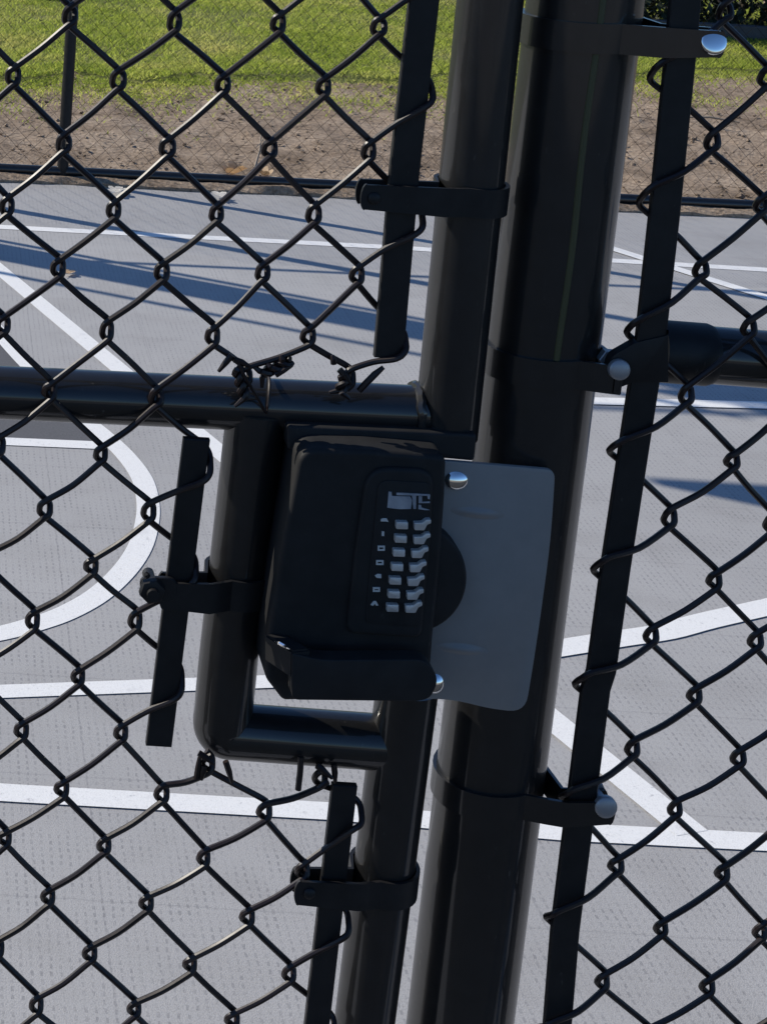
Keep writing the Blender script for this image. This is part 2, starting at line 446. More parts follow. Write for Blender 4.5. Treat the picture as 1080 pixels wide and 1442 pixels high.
stub(bm, F(288, 1078, -.004), F(284, 1098, -.004)); stub(bm, F(318, 1072, -.004), F(327, 1102, -.004))
stub(bm, F(280, 1060, -.004), F(302, 1076, -.006)); stub(bm, F(277, 1096, -.003), F(281, 1066, -.003))
sweep(bm, [F(424, 1066, -.002), F(423, 1085, -.003), F(420, 1112, -.003)], WR, 8)
stub(bm, F(446, 1078, -.003), F(468, 1096, -.005)); stub(bm, F(470, 1076, -.003), F(472, 1102, -.003))
stub(bm, F(462, 1100, -.004), F(448, 1110, -.005))
obj('wire_mesh', bm, M_WIRE, gate)

def bar(axis_px, half_px, parent, zend=None, ztop=None):
    pts = [F(*p) for p in axis_px]
    if ztop: pts.insert(0, ext(pts[0], pts[1], ztop))
    if zend: pts.append(ext(pts[-2], pts[-1], zend))
    w = half_px*K; L = [(p.x-w, p.z) for p in pts]; Rr = [(p.x+w, p.z) for p in pts]
    bm = bmesh.new(); prism(bm, L+Rr[::-1], -.0025, .0025, .0006, 1)
    return obj('tension_bar', bm, M_FLAT, parent)
bar([(596.5,0),(585,100),(569,241),(546.5,503)], 20.5, gate, ztop=ZT-.03)
bar([(277,617),(223.5,1049)], 19, gate)
bar([(485,1104),(446,1442)], 18.5, gate, zend=ZB+.03)

def band(name, parent, pipe_c, pipe_r, zc, hgt, tip_x, yplane, tilt=0.0, bolt=None, lift=.0):
    """steel strap round a pipe with two tongues that clamp the tension bar; bolt = (px,py,radius_px,height,material,name)"""
    s = -1 if tip_x < pipe_c.x else 1
    Rb = pipe_r+(.0014 if pipe_r > .03 else .0020); th = .0024
    path = []
    tx = tip_x
    yb = .0065
    path.append(Vector((tx, yplane)))
    path.append(Vector((pipe_c.x+s*Rb*1.0, yplane)))
    yf = pipe_c.y-Rb
    path.append(Vector((pipe_c.x+s*Rb*.72, (yplane+yf)*.5)))
    for i in range(0, 25):
        a = -PI/2-s*R(-28)+s*(-1)*0
        ang = (-PI/2 + s*R(20)) - s*(2*PI-R(20)-R(70))*i/24
        path.append(Vector((pipe_c.x+Rb*math.cos(ang), pipe_c.y+Rb*math.sin(ang))))
    path.append(Vector((pipe_c.x+s*Rb*1.05, yb+.002)))
    path.append(Vector((tx, yb)))
    bm = bmesh.new(); n = len(path); rings = []
    for i, p in enumerate(path):
        t = (path[min(i+1, n-1)]-path[max(i-1, 0)]).normalized(); nn = Vector((-t.y, t.x))
        dz = (p.x-pipe_c.x)*tilt
        edge = i in (0, n-1)
        hh = hgt/2*(.86 if edge else 1)
        rings.append([bm.verts.new((p.x+nn.x*o, p.y+nn.y*o, zc+dz+z)) for o, z in ((th/2, -hh), (th/2, hh), (-th/2, hh), (-th/2, -hh))])
    for a, b in zip(rings, rings[1:]):
        for q in range(4): bm.faces.new((a[q], a[(q+1) % 4], b[(q+1) % 4], b[q]))
    bm.faces.new(rings[0][::-1]); bm.faces.new(rings[-1])
    # rounded tongue end
    pr = [(tx+s*hgt*.16*math.cos(a), zc+(tx-pipe_c.x)*tilt+hgt*.46*math.sin(a)) for a in [(-PI/2+PI*i/8) for i in range(9)]]
    pr = [(x, z) for x, z in pr]
    prism(bm, pr if s > 0 else pr[::-1], yplane-th/2, yplane+th/2)
    prism(bm, pr if s > 0 else pr[::-1], yb-th/2, yb+th/2)
    bmesh.ops.bevel(bm, geom=[e for e in bm.edges if len(e.link_faces) == 2 and e.calc_face_angle(0) > 1.2], offset=.0006, segments=1, affect='EDGES')
    o = obj(name, bm, M_PAINT if pipe_r > .03 else M_FLAT, parent)
    if bolt:
        bx, by, br, bh, bmt, bn = bolt
        bb = bmesh.new(); c = F(bx, by, yplane-th/2-.0003)
        dome(bb, c+Vector((0, -.0002, 0)), br*K, bh, axis=Vector((0, -1, .36 if bmt is M_CHROME else .1)), flange=.003)
        sweep(bb, [c, Vector((c.x, yb+.006, c.z))], .003, 12)
        hx = [(c.x+.0065*math.cos(a), c.z+.0065*math.sin(a)) for a in [i*PI/3 for i in range(6)]]
        prism(bb, hx, yb+.002, yb+.008, .0005, 1)
        obj(bn, bb, bmt, o)
    return o
def on(p, q, z): return ext(p, q, z)
def bandc(axis, px, py, Y, r=.03): z = F(px, py, Y-r-.003).z; return on(axis[0], axis[1], z), z
YP = -.0078
c, z = bandc((s0, s1), 660, 287, YS, .02); band('tension_band', gate, c, RS, z, 41*K, F(514, 281, YP).x, YP, -.01, (527, 279, 9, .002, M_FLAT, 'bolt'))
c, z = bandc((b0, b1), 545, 1264, YS, .02); band('tension_band', gate, c, RS, z, 44*K, F(421, 1258, YP).x, YP, -.01, (436, 1258, 9, .002, M_FLAT, 'bolt'))
m0, m1 = e0, e1
c, z = bandc((m0, m1), 328, 842, YS, .018); band('tension_band', gate, c, RE, z, 46*K, F(232, 833, YP).x, YP, -.01)
# carriage bolt and nut of the middle band
bandobj = [o for o in gate.children if o.name.startswith('tension_band')][-1]
bb = bmesh.new(); c = F(214, 829, -.010)
hexa = [(c.x+.0082*math.cos(a+.3), c.z+.0082*math.sin(a+.3)) for a in [i*PI/3 for i in range(6)]]
prism(bb, hexa, -.016, -.009, .0012, 2)
sweep(bb, [Vector((c.x, -.020, c.z)), Vector((c.x, .012, c.z))], .0038, 14)
stub(bb, F(208, 812, -.014), F(205, 806, -.014), .002)
tng = rounded([(196, 812), (250, 814), (250, 848), (200, 846)], 14)
prism(bb, P2(tng, -.0085), -.0092, -.0062, .0006, 1)
obj('nut', bb, M_FLAT, bandobj)
# tie wire round the rail
bm = bmesh.new()
rc = F(372, 566, YS+.003); pts = []
for i in range(40):
    a = -PI*.75+2*PI*1.45*i/39
    pts.append(rc+Vector((.016*(i/39-.35), (RT+.002)*-math.cos(a), (RT+.002)*math.sin(a))))
sweep(bm, [F(333, 505, -.006), F(345, 530, -.007)]+pts[10:34], .0010, 7)
obj('tie_wire', bm, M_WIRE, gate)

# ================================================================== FENCE
fence = thing('chain_link_fence', (.39, .03, 0), 'black chain link fence panel with its thick gate post and mid rail', 'fence')
YPO = .036
(p0, RP), (p1, _) = vt(75, 731, 899, YPO), vt(1397, 567, 740, YPO)
bm = bmesh.new()
sweep(bm, [ext(p0, p1, 2.4), p0, p1, ext(p0, p1, -.1)], RP, 48)
dome(bm, ext(p0, p1, 2.4), RP*1.05, .03, axis=Vector((0, 0, 1)), flange=.02)
post = obj('post', bm, M_PAINT, fence)
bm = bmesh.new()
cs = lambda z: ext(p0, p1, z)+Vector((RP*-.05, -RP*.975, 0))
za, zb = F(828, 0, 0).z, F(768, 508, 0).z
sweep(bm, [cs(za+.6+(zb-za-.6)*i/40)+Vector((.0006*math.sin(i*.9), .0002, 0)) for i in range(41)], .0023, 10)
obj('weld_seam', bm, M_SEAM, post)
YR = .024
(r0, RSL), (r1, RRL) = ht(956, 452, 541, YR), ht(1064, 464, 546, YR)
rd = (r1-r0).normalized()
far_r = r0+rd*1.1
pipe('rail', [r0.lerp(r1, .3), far_r], RRL, fence)
rail = [o for o in fence.children if o.name.startswith('rail')][0]
bm = bmesh.new(); sweep(bm, [r0-rd*.014, r0+rd*.016, r0+rd*.0195], [RRL+.0016, RRL+.0016, RRL+.0004], 32)
tongue = rounded([(938, 462), (938, 470), (893, 480), (858, 500), (852, 522), (858, 548), (892, 535), (938, 536)], [2, 8, 8, 10, 10, 8, 8, 2])
prism(bm, P2(tongue, -.001), -.004, .004, .001, 2)
rend = obj('rail_end', bm, M_FLAT, rail)
bm = bmesh.new()
def wrapR(c, r): return 1 if c == -1 else 0
for k in range(-1, 34):
    near = in_view(LAT_R, k)
    rows = list(range(TOPR, BOTR+2))
    sweep(bm, spline(wire_path(LAT_R, k, rows, wrapR, 2), 4 if near else 1), WR, 8 if near else 5)
obj('wire_mesh', bm, M_WIRE, fence)
bar([(964,0),(957,80),(935,300),(915,480),(892,630),(866,800),(846,945),(838,970),(795,1310),(784.5,1440)], 20.5, fence, zend=.06, ztop=2.36)
YQ = -.0075
c, z = bandc((p0, p1), 815, 52, YPO); band('tension_band', fence, c, RP, z, 42*K, F(1014, 56, YQ).x, YQ, .035, (1005, 59, 17.5, .0014, M_CHROME, 'bolt'))
c, z = bandc((p0, p1), 690, 1135, YPO); band('tension_band', fence, c, RP, z, 40*K, F(860, 1138, YQ).x, YQ, .105, (853, 1137, 16.5, .0022, M_DULL, 'bolt'))
c, z = bandc((p0, p1), 770, 526, YPO); band('brace_band', fence, c, RP, z, 42*K, F(866, 522, -.0068).x, -.0068, .05, (872, 521, 15, .0022, M_DULL, 'bolt'))
ep = far_r+Vector((.03, .01, 0))
pipe('post', [Vector((ep.x, YPO, -.1)), Vector((ep.x, YPO, 2.4))], RP*.8, fence)
for z in (2.36, .05):
    pipe('rail', [Vector((ext(p0, p1, z).x, YR+.004, z)), Vector((ep.x, YR+.004, z))], 36*K, fence)

# ================================================================== LATCH PLATE
yl = -.0075
plate = thing('latch_plate', F(690, 1000, yl), 'dark grey steel plate with rounded corners bridging lock and thick post', 'latch plate')
outl = rounded([(600, 648), (640, 650), (782, 662), (776, 760), (757, 900), (740, 1004), (690, 999), (640, 986), (580, 984), (585, 900)], [4, 4, 14, 60, 60, 26, 40, 40, 4, 40], 6)
bm = bmesh.new(); prism(bm, P2(outl, yl), yl, yl+.003, .0009, 2)
plt = obj('plate', bm, M_PLATE, plate)
# two shallow pressed dimples
for cx, cy in ((672, 722), (650, 914)):
    bm = bmesh.new(); n = 10; gridv = []
    for i in range(n+1):
        row = []
        for j in range(25):
            a = 2*PI*j/24; t = i/n
            q = F(cx+38*t*math.cos(a)+.1*10*t*math.sin(a), cy+9*t*math.sin(a)+3.5*t*math.cos(a), yl)
            row.append(bm.verts.new((q.x, yl-.0001-.0016*(1-t*t)**2, q.z)))
        gridv.append(row)
    for i in range(n):
        for j in range(24):
            try: bm.faces.new((gridv[i][j], gridv[i][j+1], gridv[i+1][j+1], gridv[i+1][j]))
            except ValueError: pass
    bmesh.ops.remove_doubles(bm, verts=bm.verts[:], dist=1e-6)
    obj('pressed_dimple', bm, M_PLATE, plt)
for cx, cy, rx, rz in ((642, 676, 17.5, 14.5), (612, 962, 14, 16)):
    bm = bmesh.new(); dome(bm, F(cx, cy, yl), K, .0034, axis=Vector((0, -1, .17)), flange=.0015, rx=rx, rz=rz, seg=32, rings=10)
    obj('rivet', bm, M_CHROME, plate)

# ================================================================== KEYPAD LOCK
yh = -.030
lock = thing('keypad_lock', F(500, 985, yh), 'black push button gate lock with two columns of metal keys and a lever', 'lock')
bm = bmesh.new()
ho = rounded([(424, 632), (520, 634), (629, 643), (627, 700), (620, 800), (610, 900), (604, 985), (399, 988), (374, 956), (379, 890), (393, 800)], [26, 6, 12, 4, 4, 4, 10, 6, 8, 8, 8], 6)
prism(bm, P2(ho, yh), yh, .03, .011, 7)
obj('housing', bm, M_LOCK, lock)
# top lip of the lock box under the rail
bm = bmesh.new()
prism(bm, P2(rounded([(405, 600), (672, 612), (668, 650), (625, 646), (405, 634)], 6), -.006), -.006, .028, .002, 3)
obj('top_cover', bm, M_LOCK, lock)
yk = -.0335
bm = bmesh.new()
ko = rounded([(518, 658), (612, 662), (607, 760), (594, 900), (488, 893), (500, 780)], [34, 26, 6, 14, 14, 10], 8)
prism(bm, P2(ko, yk), yk, yh+.004, .0026, 4)
kf = obj('keypad', bm, M_LOCK, lock)
yk2 = yk-.0008
bm = bmesh.new()
ki = rounded([(533, 676), (608, 680), (602, 770), (592, 884), (514, 878), (523, 780)], [16, 12, 6, 10, 10, 10], 6)
prism(bm, P2(ki, yk2), yk2, yk+.001, .0006, 2)
obj('keypad_face', bm, M_LOCK, lock)
def Z6(x, y): return (520+x/6.0, 640+y/6.0)
yb_ = yk2-.0035
c1 = [(280,603),(270,718),(255,835),(240,957),(223,1072),(212,1187),(200,1302)]
c2 = [(430,610),(425,728),(408,845),(392,965),(375,1082),(368,1198),(355,1308)]
for i in range(7):
    x, y = c1[i]
    bm = bmesh.new(); prism(bm, P2(rounded([Z6(x-50, y-32), Z6(x+50, y-29), Z6(x+48, y+33), Z6(x-52, y+29)], 1.6, 3), yb_), yb_, yk2+.001, .0007, 2)
    obj('button', bm, M_BUTTON, lock)
    x, y = c2[i]
    bm = bmesh.new()
    prism(bm, P2(rounded([Z6(x-49, y-31), Z6(x+20, y-33), Z6(x+52, y-58), Z6(x+92, y-60), Z6(x+94, y-28), Z6(x+60, y-14), Z6(x+36, y+33), Z6(x-46, y+32)], 1.4, 3), yb_), yb_, yk2+.001, .0007, 2)  # upper right hook shapes the glint on the key's curved side
    obj('button', bm, M_BUTTON, lock)
# printed legend beside the keys
bm = bmesh.new(); yt = yk2-.0006
def mark(poly): prism(bm, P2([Z6(*p) for p in poly], yt), yt, yk2+.0004)
def frame_mark(x, y, w, h, t=13):
    mark([(x-w, y-h), (x+w, y-h), (x+w, y-h+t), (x-w, y-h+t)]); mark([(x-w, y+h-t), (x+w, y+h-t), (x+w, y+h), (x-w, y+h)])
    mark([(x-w, y-h+t), (x-w+t, y-h+t), (x-w+t, y+h-t), (x-w, y+h-t)]); mark([(x+w-t, y-h+t), (x+w, y-h+t), (x+w, y+h-t), (x+w-t, y+h-t)])
mark([(98,550),(112,541),(148,541),(163,571),(140,566),(98,566)])
mark([(106,650),(127,652),(126,690),(105,688)])
frame_mark(102, 793, 30, 21); frame_mark(90, 914, 31, 20)
mark([(48,1024),(72,1010),(102,1014),(102,1046),(62,1042)])
frame_mark(61, 1142, 30, 19, 14)
mark([(12,1272),(38,1240),(58,1240),(78,1276),(58,1278),(46,1262),(34,1278)])
obj('legend', bm, M_LEGEND, kf)
bm = bmesh.new()
for poly in ([(165,315),(188,318),(192,352),(345,355),(362,385),(352,460),(250,462),(152,450)], [(230,324),(300,326),(512,338),(512,350),(400,348),(230,344)],
             [(358,345),(396,350),(394,460),(372,460),(366,385)], [(418,352),(446,354),(446,402),(512,398),(512,410),(416,412)],
             [(490,346),(513,346),(510,380),(494,374)], [(415,425),(438,428),(442,450),(512,470),(470,470),(414,462)]):
    prism(bm, P2([Z6(*p) for p in poly], yt), yt-.0001*random.random(), yk2+.0004)
obj('maker_mark', bm, M_LABEL, kf)
# round rose on the right of the keypad
bm = bmesh.new()
yr = -.020
ci = [(582+76*math.cos(2*PI*i/64), 815-77*math.sin(2*PI*i/64)) for i in range(64)]
prism(bm, P2(ci, yr), yr, -.008, .0025, 3)
obj('rose', bm, M_LOCK, lock)
# lever: bar with a rounded right end, returned to the housing on its left
yv = -.052
bm = bmesh.new()
lo = rounded([(411, 920), (452, 930), (600, 929), (619, 957), (606, 984), (588, 988), (411, 986)], [4, 20, 16, 22, 16, 8, 10], 6)
prism(bm, P2(lo, yv), yv, yv+.012, .003, 3)
neck = rounded([(430, 940), (480, 940), (480, 978), (430, 978)], 6)
prism(bm, P2(neck, yv+.011), yv+.011, yh+.002)
lv = obj('lever', bm, M_LOCK, lock)
bm = bmesh.new()
ra = P2([(372, 893), (372, 930)], yh-.001); rb = P2([(412, 917), (411, 956)], yv)
q = [Vector((ra[0][0], yh-.001, ra[0][1])), Vector((rb[0][0], yv, rb[0][1])), Vector((rb[1][0], yv, rb[1][1])), Vector((ra[1][0], yh-.001, ra[1][1]))]
v0 = [bm.verts.new(p) for p in q]; v1 = [bm.verts.new(p+Vector((.012, .004, 0))) for p in q]
bm.faces.new(v0[::-1]); bm.faces.new(v1)
for i in range(4): bm.faces.new((v0[i], v0[(i+1) % 4], v1[(i+1) % 4], v1[i]))
bmesh.ops.bevel(bm, geom=bm.edges[:], offset=.0012, segments=2, affect='EDGES')
obj('lever_return', bm, M_LOCK, lv)
bm = bmesh.new(); a_, b_ = F(388, 903, yv+.013), F(408, 914, yv+.001)
sweep(bm, [a_, a_.lerp(b_, .3), a_.lerp(b_, .7), b_], [.0004, .0013, .0013, .0004], 8)
obj('lever_glint', bm, M_CHROME, lv)  # chrome sliver added in place of the sun glint on the lever

# ================================================================== GROUND
def sheet(x0, y0, x1, y1, z, nx=1, ny=1):
    bm = bmesh.new()
    V = [[bm.verts.new((x0+(x1-x0)*i/nx, y0+(y1-y0)*j/ny, z)) for i in range(nx+1)] for j in range(ny+1)]
    for j in range(ny):
        for i in range(nx): bm.faces.new((V[j][i], V[j][i+1], V[j+1][i+1], V[j+1][i]))
    return bm
structure('ground', sheet(-600, -600, 600, 600, -.09), M_GROUND)
structure('path', sheet(-40, -7, 40, -.62, -.03), M_ASPHALT)  # unseen dark ground, added to darken the reflections in the tubes
KY = lambda x: 5.30+.055*(x-.25)                        # far edge of the court
bm = bmesh.new()
vs = [bm.verts.new(p) for p in ((-7, -.6, 0), (9, -.6, 0), (9, KY(9), 0), (-7, KY(-7), 0))]
lo_ = [bm.verts.new((v.co.x, v.co.y, -.1)) for v in vs]
bm.faces.new(vs)
for i in range(4): bm.faces.new((vs[i], lo_[i], lo_[(i+1) % 4], vs[(i+1) % 4]))
structure('court', bm, M_COURT)

LINES = bmesh.new()
zi = [0]
def stripe(pts, w=.05, closed=False):
    zi[0] += 1; z = .0010+.0002*zi[0]
    P = [Vector((p.x, p.y)) for p in pts]; n = len(P); prev = None
    for i in range(n):
        t = (P[min(i+1, n-1)]-P[max(i-1, 0)]).normalized(); nn = Vector((-t.y, t.x))*w/2
        cur = (LINES.verts.new((P[i].x+nn.x, P[i].y+nn.y, z)), LINES.verts.new((P[i].x-nn.x, P[i].y-nn.y, z)))
        if prev: LINES.faces.new((prev[0], prev[1], cur[1], cur[0]))
        prev = cur
V2 = lambda x, y: Vector((x, y, 0))
stripe([V2(-6, 4.70), V2(.246, 4.69), V2(1.469, 4.735), V2(8, 4.78)], .05)
a, b = G(0, 380), G(306, 634); dv = (b-a).normalized()
stripe([a-dv*.9, a, b, b+dv*.15], .055)
arc = [(-60,395),(0,470),(45,520),(100,575),(144,611),(176,641),(200,674),(208.6,708),(207,738.5),(197,772),(174,806),(138,839),(93.6,864),(49,880),(0,893),(-70,905)]
stripe(spline([G(*p) for p in arc], 5), .048)
a, b = G(0, 622), G(142, 628); stripe([a-(b-a)*4, a, b], .045)
a, b = G(0, 975), G(270, 965); stripe([a-(b-a)*8, a, b, b+(b-a)*1.2], .042)
stripe([V2(-6, 1.462), V2(.2, 1.464), V2(.665, 1.468), V2(1.0, 1.452), V2(1.32, 1.458), V2(8, 1.47)], .047)
rarc = [G(*p) for p in ((801,912),(870,901),(935,891),(992,876),(1080,856))]
a, b = rarc[0], rarc[1]
stripe([a-(b-a)*2.5]+spline(rarc+[rarc[-1]+(rarc[-1]-rarc[-2])*2], 4), .055)
a, b = G(785, 1022), G(955, 1160); stripe([a-(b-a)*1.2, a, b, b+(b-a)*.10], .058)
a, b = G(845, 566), G(1080, 572); stripe([a-(b-a)*.1, a, b, b+(b-a)*6], .05)
a, b = G(865, 352), G(1080, 420); stripe([a-(b-a)*.3, a, b, b+(b-a)*2], .05)
# the darker painted zone inside the rounded line
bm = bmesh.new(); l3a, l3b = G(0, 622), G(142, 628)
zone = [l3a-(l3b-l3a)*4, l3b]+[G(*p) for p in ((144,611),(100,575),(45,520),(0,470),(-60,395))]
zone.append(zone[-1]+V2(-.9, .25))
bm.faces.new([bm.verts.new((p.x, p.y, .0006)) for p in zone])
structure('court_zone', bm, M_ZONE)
structure('court_markings', LINES, M_LINE, flat=False)

# kerb of crumbled soil and brick along the court's far edge
bm = bmesh.new()
nx = 420
prev = None
for i in range(nx+1):
    x = -4+11*i/nx; y = KY(x)
    prof = []
    for (dy, z) in ((-.012, -.05), (-.008, .010), (.02, .022), (.08, .018), (.16, -.03)):
        nz = noise.noise(Vector((x*9, dy*30, 3)))
        prof.append(bm.verts.new((x, y+dy+.016*noise.noise(Vector((x*7, dy*20, 0))), z+.014*nz)))
    if prev:
        for a, b, c_, d_ in zip(prev, prev[1:], prof[1:], prof): bm.faces.new((a, b, c_, d_))
    prev = prof
structure('kerb', bm, M_DIRT)
# dirt strip
def edge_y(x):                                          # ragged front of the lawn
    return 6.95+.40*(x-.4)*.95+.25*noise.noise(Vector((x*1.1, 0, 5)))+.12*noise.noise(Vector((x*3.7, 2, 5)))
bm = bmesh.new(); x0, x1, y0, y1 = -4, 9, 5.36, 11.5
nx, ny = 360, 150
V = []
for j in range(ny+1):
    row = []
    for i in range(nx+1):
        x = x0+(x1-x0)*i/nx; yb2 = KY(x)+.06; y = yb2+(y1-yb2)*j/ny
        h = .020*noise.noise(Vector((x*2.2, y*2.2, 0)))+.012*noise.noise(Vector((x*7, y*7, 1)))+.009*noise.noise(Vector((x*19, y*19, 2)))
        row.append(bm.verts.new((x, y, -.012+h*min(1, .3+j/8))))
    V.append(row)
for j in range(ny):
    for i in range(nx): bm.faces.new((V[j][i], V[j][i+1], V[j+1][i+1], V[j+1][i]))
structure('dirt_strip', bm, M_DIRT)
# lawn sheet beyond
bm = bmesh.new(); prev = None
for i in range(261):
    x = -60+130*i/260 if i in (0, 260) else -4+13*(i-1)/258
    a = bm.verts.new((x, edge_y(x)+.15, -.02)); b = bm.verts.new((x, edge_y(x)+.45, .012)); c_ = bm.verts.new((x, 160, .10))
    if prev:
        bm.faces.new((prev[0], a, b, prev[1])); bm.faces.new((prev[1], b, c_, prev[2]))
    prev = (a, b, c_)
structure('lawn', bm, M_LAWN)
# grass blades
verts, faces = [], []
rnd = random.Random(11)
def blade(x, y, h, w):
    a = rnd.uniform(0, 2*PI); la = rnd.uniform(0, 2*PI); ln = rnd.uniform(.5, 2.0)*h
    dx, dy = math.cos(a)*w, math.sin(a)*w; lx, ly = math.cos(la)*ln, math.sin(la)*ln
    i = len(verts); z = -.005 if y-edge_y(x) < .3 else .010
    verts.extend(((x-dx, y-dy, z), (x+dx, y+dy, z), (x+dx*.8+lx*.4, y+dy*.8+ly*.4, z+h*.6), (x-dx*.8+lx*.4, y-dy*.8+ly*.4, z+h*.6), (x+lx, y+ly, z+h)))
    faces.extend(((i, i+1, i+2, i+3), (i+3, i+2, i+4)))
cnt = 0
while cnt < 170000:
    x = rnd.uniform(-.3, 6.6); y = 6.2+rnd.random()**1.25*7.5
    if not (.06*y-.6 < x < .56*y+.35): continue
    d = y-edge_y(x)
    patch = noise.noise(Vector((x*1.6, y*1.6, 9)))
    p = 1/(1+math.exp(-(d*6-.3+patch*4.0)))
    if d > .6: p *= .62+.6*patch+.25*noise.noise(Vector((x*6, y*3, 4)))
    if rnd.random() > p: continue
    blade(x, y, rnd.uniform(.012, .032)*(.7 if d < .3 else 1.0), rnd.uniform(.0016, .0034)); cnt += 1
me = bpy.data.meshes.new('grass'); me.from_pydata(verts, [], faces); me.materials.append(M_BLADE)
go = bpy.data.objects.new('grass', me); COL.objects.link(go)
tag(go, 'short sunlit green lawn grass thinning out into bare dirt', 'grass', kind='stuff')
# clods and pebbles on the dirt
bm = bmesh.new()
for i in range(1300):
    x = rnd.uniform(-.2, 4.6); y = KY(x)+.05+rnd.random()**1.5*2.6
    r_ = rnd.uniform(.003, .010)*(1.6 if rnd.random() < .06 else 1)
    mtx = Matrix.Translation((x, y, -.008+.012*noise.noise(Vector((x*2.2, y*2.2, 0)))+r_*.3)) @ Matrix.Rotation(rnd.uniform(0, 6), 4, 'Z') @ Matrix.Diagonal((r_*rnd.uniform(.8, 1.6), r_, r_*rnd.uniform(.4, .8), 1))
    res = bmesh.ops.create_icosphere(bm, subdivisions=1, radius=1, matrix=mtx)
    for v in res['verts']: v.co += Vector((rnd.uniform(-1, 1), rnd.uniform(-1, 1), rnd.uniform(-1, 1)))*r_*.22
for i in range(700):
    x = rnd.uniform(-.1, 4.6); y = KY(x)+.1+rnd.random()**1.2*2.8; a = rnd.uniform(0, 6.28); l = rnd.uniform(.012, .045)
    p = Vector((x, y, .004+.012*noise.noise(Vector((x*2.2, y*2.2, 0))))); d_ = Vector((math.cos(a), math.sin(a), rnd.uniform(-.1, .25)))*l
    sweep(bm, [p-d_, p+d_], .0011, 4)
go = obj('rubble', bm, M_DIRT); tag(go, 'small clods and pebbles strewn over the bare dirt strip', 'rubble', kind='stuff')

# ================================================================== FAR FENCE
YF = lambda x: 5.385+.055*(x-.25)
ff = thing('court_fence', (.485, YF(.485), 0), 'distant black chain link fence along the far edge of the court', 'fence')
lean = F(103, 0, 5.36)-F(87, 262, 5.36); lean = lean/lean.z
def fpost(x, name='post', r=.0205):
    base = Vector((x, YF(x)-.012, -.05)); pipe(name, [base, base+Vector((lean.x, lean.y, 1))*3.25], r, ff, m=M_FLAT, seg=16)
for x, r_ in ((.487, .0205), (-1.37, .014), (-2.05, .014), (3.6, .0205)): fpost(x, r=r_)
def frail(x0, x1, z, r): pipe('rail', [Vector((x0, YF(x0)-.012, z)), Vector((x1, YF(x1)-.012, z))], r, ff, seg=14)
frail(-4, 7, .030, .0185); frail(-4, 7, 1.53, .011); frail(-4, 7, 3.16, .014)
bm = bmesh.new()
pit = .064
def tri_wire(x):
    pts = []
    for j in range(int(1.45/(pit/2))+1):
        pts.append((x+(pit/2 if j % 2 else 0), .045+j*pit/2))
    return pts
for i in range(int(5.6/(pit/2))):
    if i % 2: continue
    x = -.9+i*pit/2
    for off in (0, 1):
        pts = tri_wire(x) if not off else [(x+pit/2+(0 if j % 2 else pit/2), .045+j*pit/2) for j in range(int(1.45/(pit/2))+1)]
        prev = None
        for (a, z) in pts:
            yy = YF(a)+.012; w = .0008
            cur = [bm.verts.new((a-w, yy, z)), bm.verts.new((a, yy-w, z)), bm.verts.new((a+w, yy, z)), bm.verts.new((a, yy+w, z))]
            if prev:
                for q_ in range(4): bm.faces.new((prev[q_], prev[(q_+1) % 4], cur[(q_+1) % 4], cur[q_]))
            prev = cur
obj('wire_mesh', bm, M_FARW, ff)

# ================================================================== HEDGE beyond the lawn
hedge = thing('hedge', (5.0, 10.6, 0), 'dark clipped hedge beyond the lawn behind the bright bolt', 'hedge')
vs_, fs_ = [], []
for i in range(26000):
    x = rnd.uniform(3.95, 8.0); y = 10.05+.10*noise.noise(Vector((x*3, 0, 0)))+rnd.random()**2*1.0; z = rnd.uniform(.02, 1.25)
    y += .10*noise.noise(Vector((x*4, y, z*4)))
    c = Vector((x-hedge.location.x, y-hedge.location.y, z)); s_ = rnd.uniform(.018, .042)
    m3 = Matrix.Rotation(rnd.uniform(0, 6.28), 3, 'Z') @ Matrix.Rotation(rnd.uniform(-1.2, 1.2), 3, 'X')
    k0 = len(vs_)
    for p in ((-.5, 0, 0), (0, -1, .1), (.5, 0, 0), (0, 1, .1)): vs_.append(c+m3 @ (Vector(p)*s_))
    fs_.append((k0, k0+1, k0+2, k0+3))
me = bpy.data.meshes.new('foliage'); me.from_pydata(vs_, [], fs_); me.materials.append(M_HEDGE)
o = bpy.data.objects.new('foliage', me); COL.objects.link(o); o.parent = hedge
bm = bmesh.new()
for i in range(26):
    x = 4.05+i*.155; b_ = Vector((x, 10.75, 0))
    sweep(bm, [b_, b_+Vector((.02, .03, .5)), b_+Vector((-.03, 0, 1.1))], [.02, .014, .006], 6)
obj('stem', bm, M_BARK, hedge)
bm = bmesh.new()
ed = [(3.9, -.05), (8.2, -.05), (8.2, .10), (3.9, .10)]
prism(bm, ed, 9.93, 9.98, .006, 1)
tag(obj('garden_edging', bm, M_BOARD, center=True), 'low black edging board along the foot of the dark hedge', 'edging')
bm = bmesh.new(); e_ = G(88, 4)
prism(bm, [(e_.x-3, -.03), (e_.x, -.03), (e_.x, .10), (e_.x-3, .10)], e_.y, e_.y+.06, .006, 1)
tag(obj('garden_edging', bm, M_BOARD, center=True), 'low black edging board on the lawn ending at the far post', 'edging')

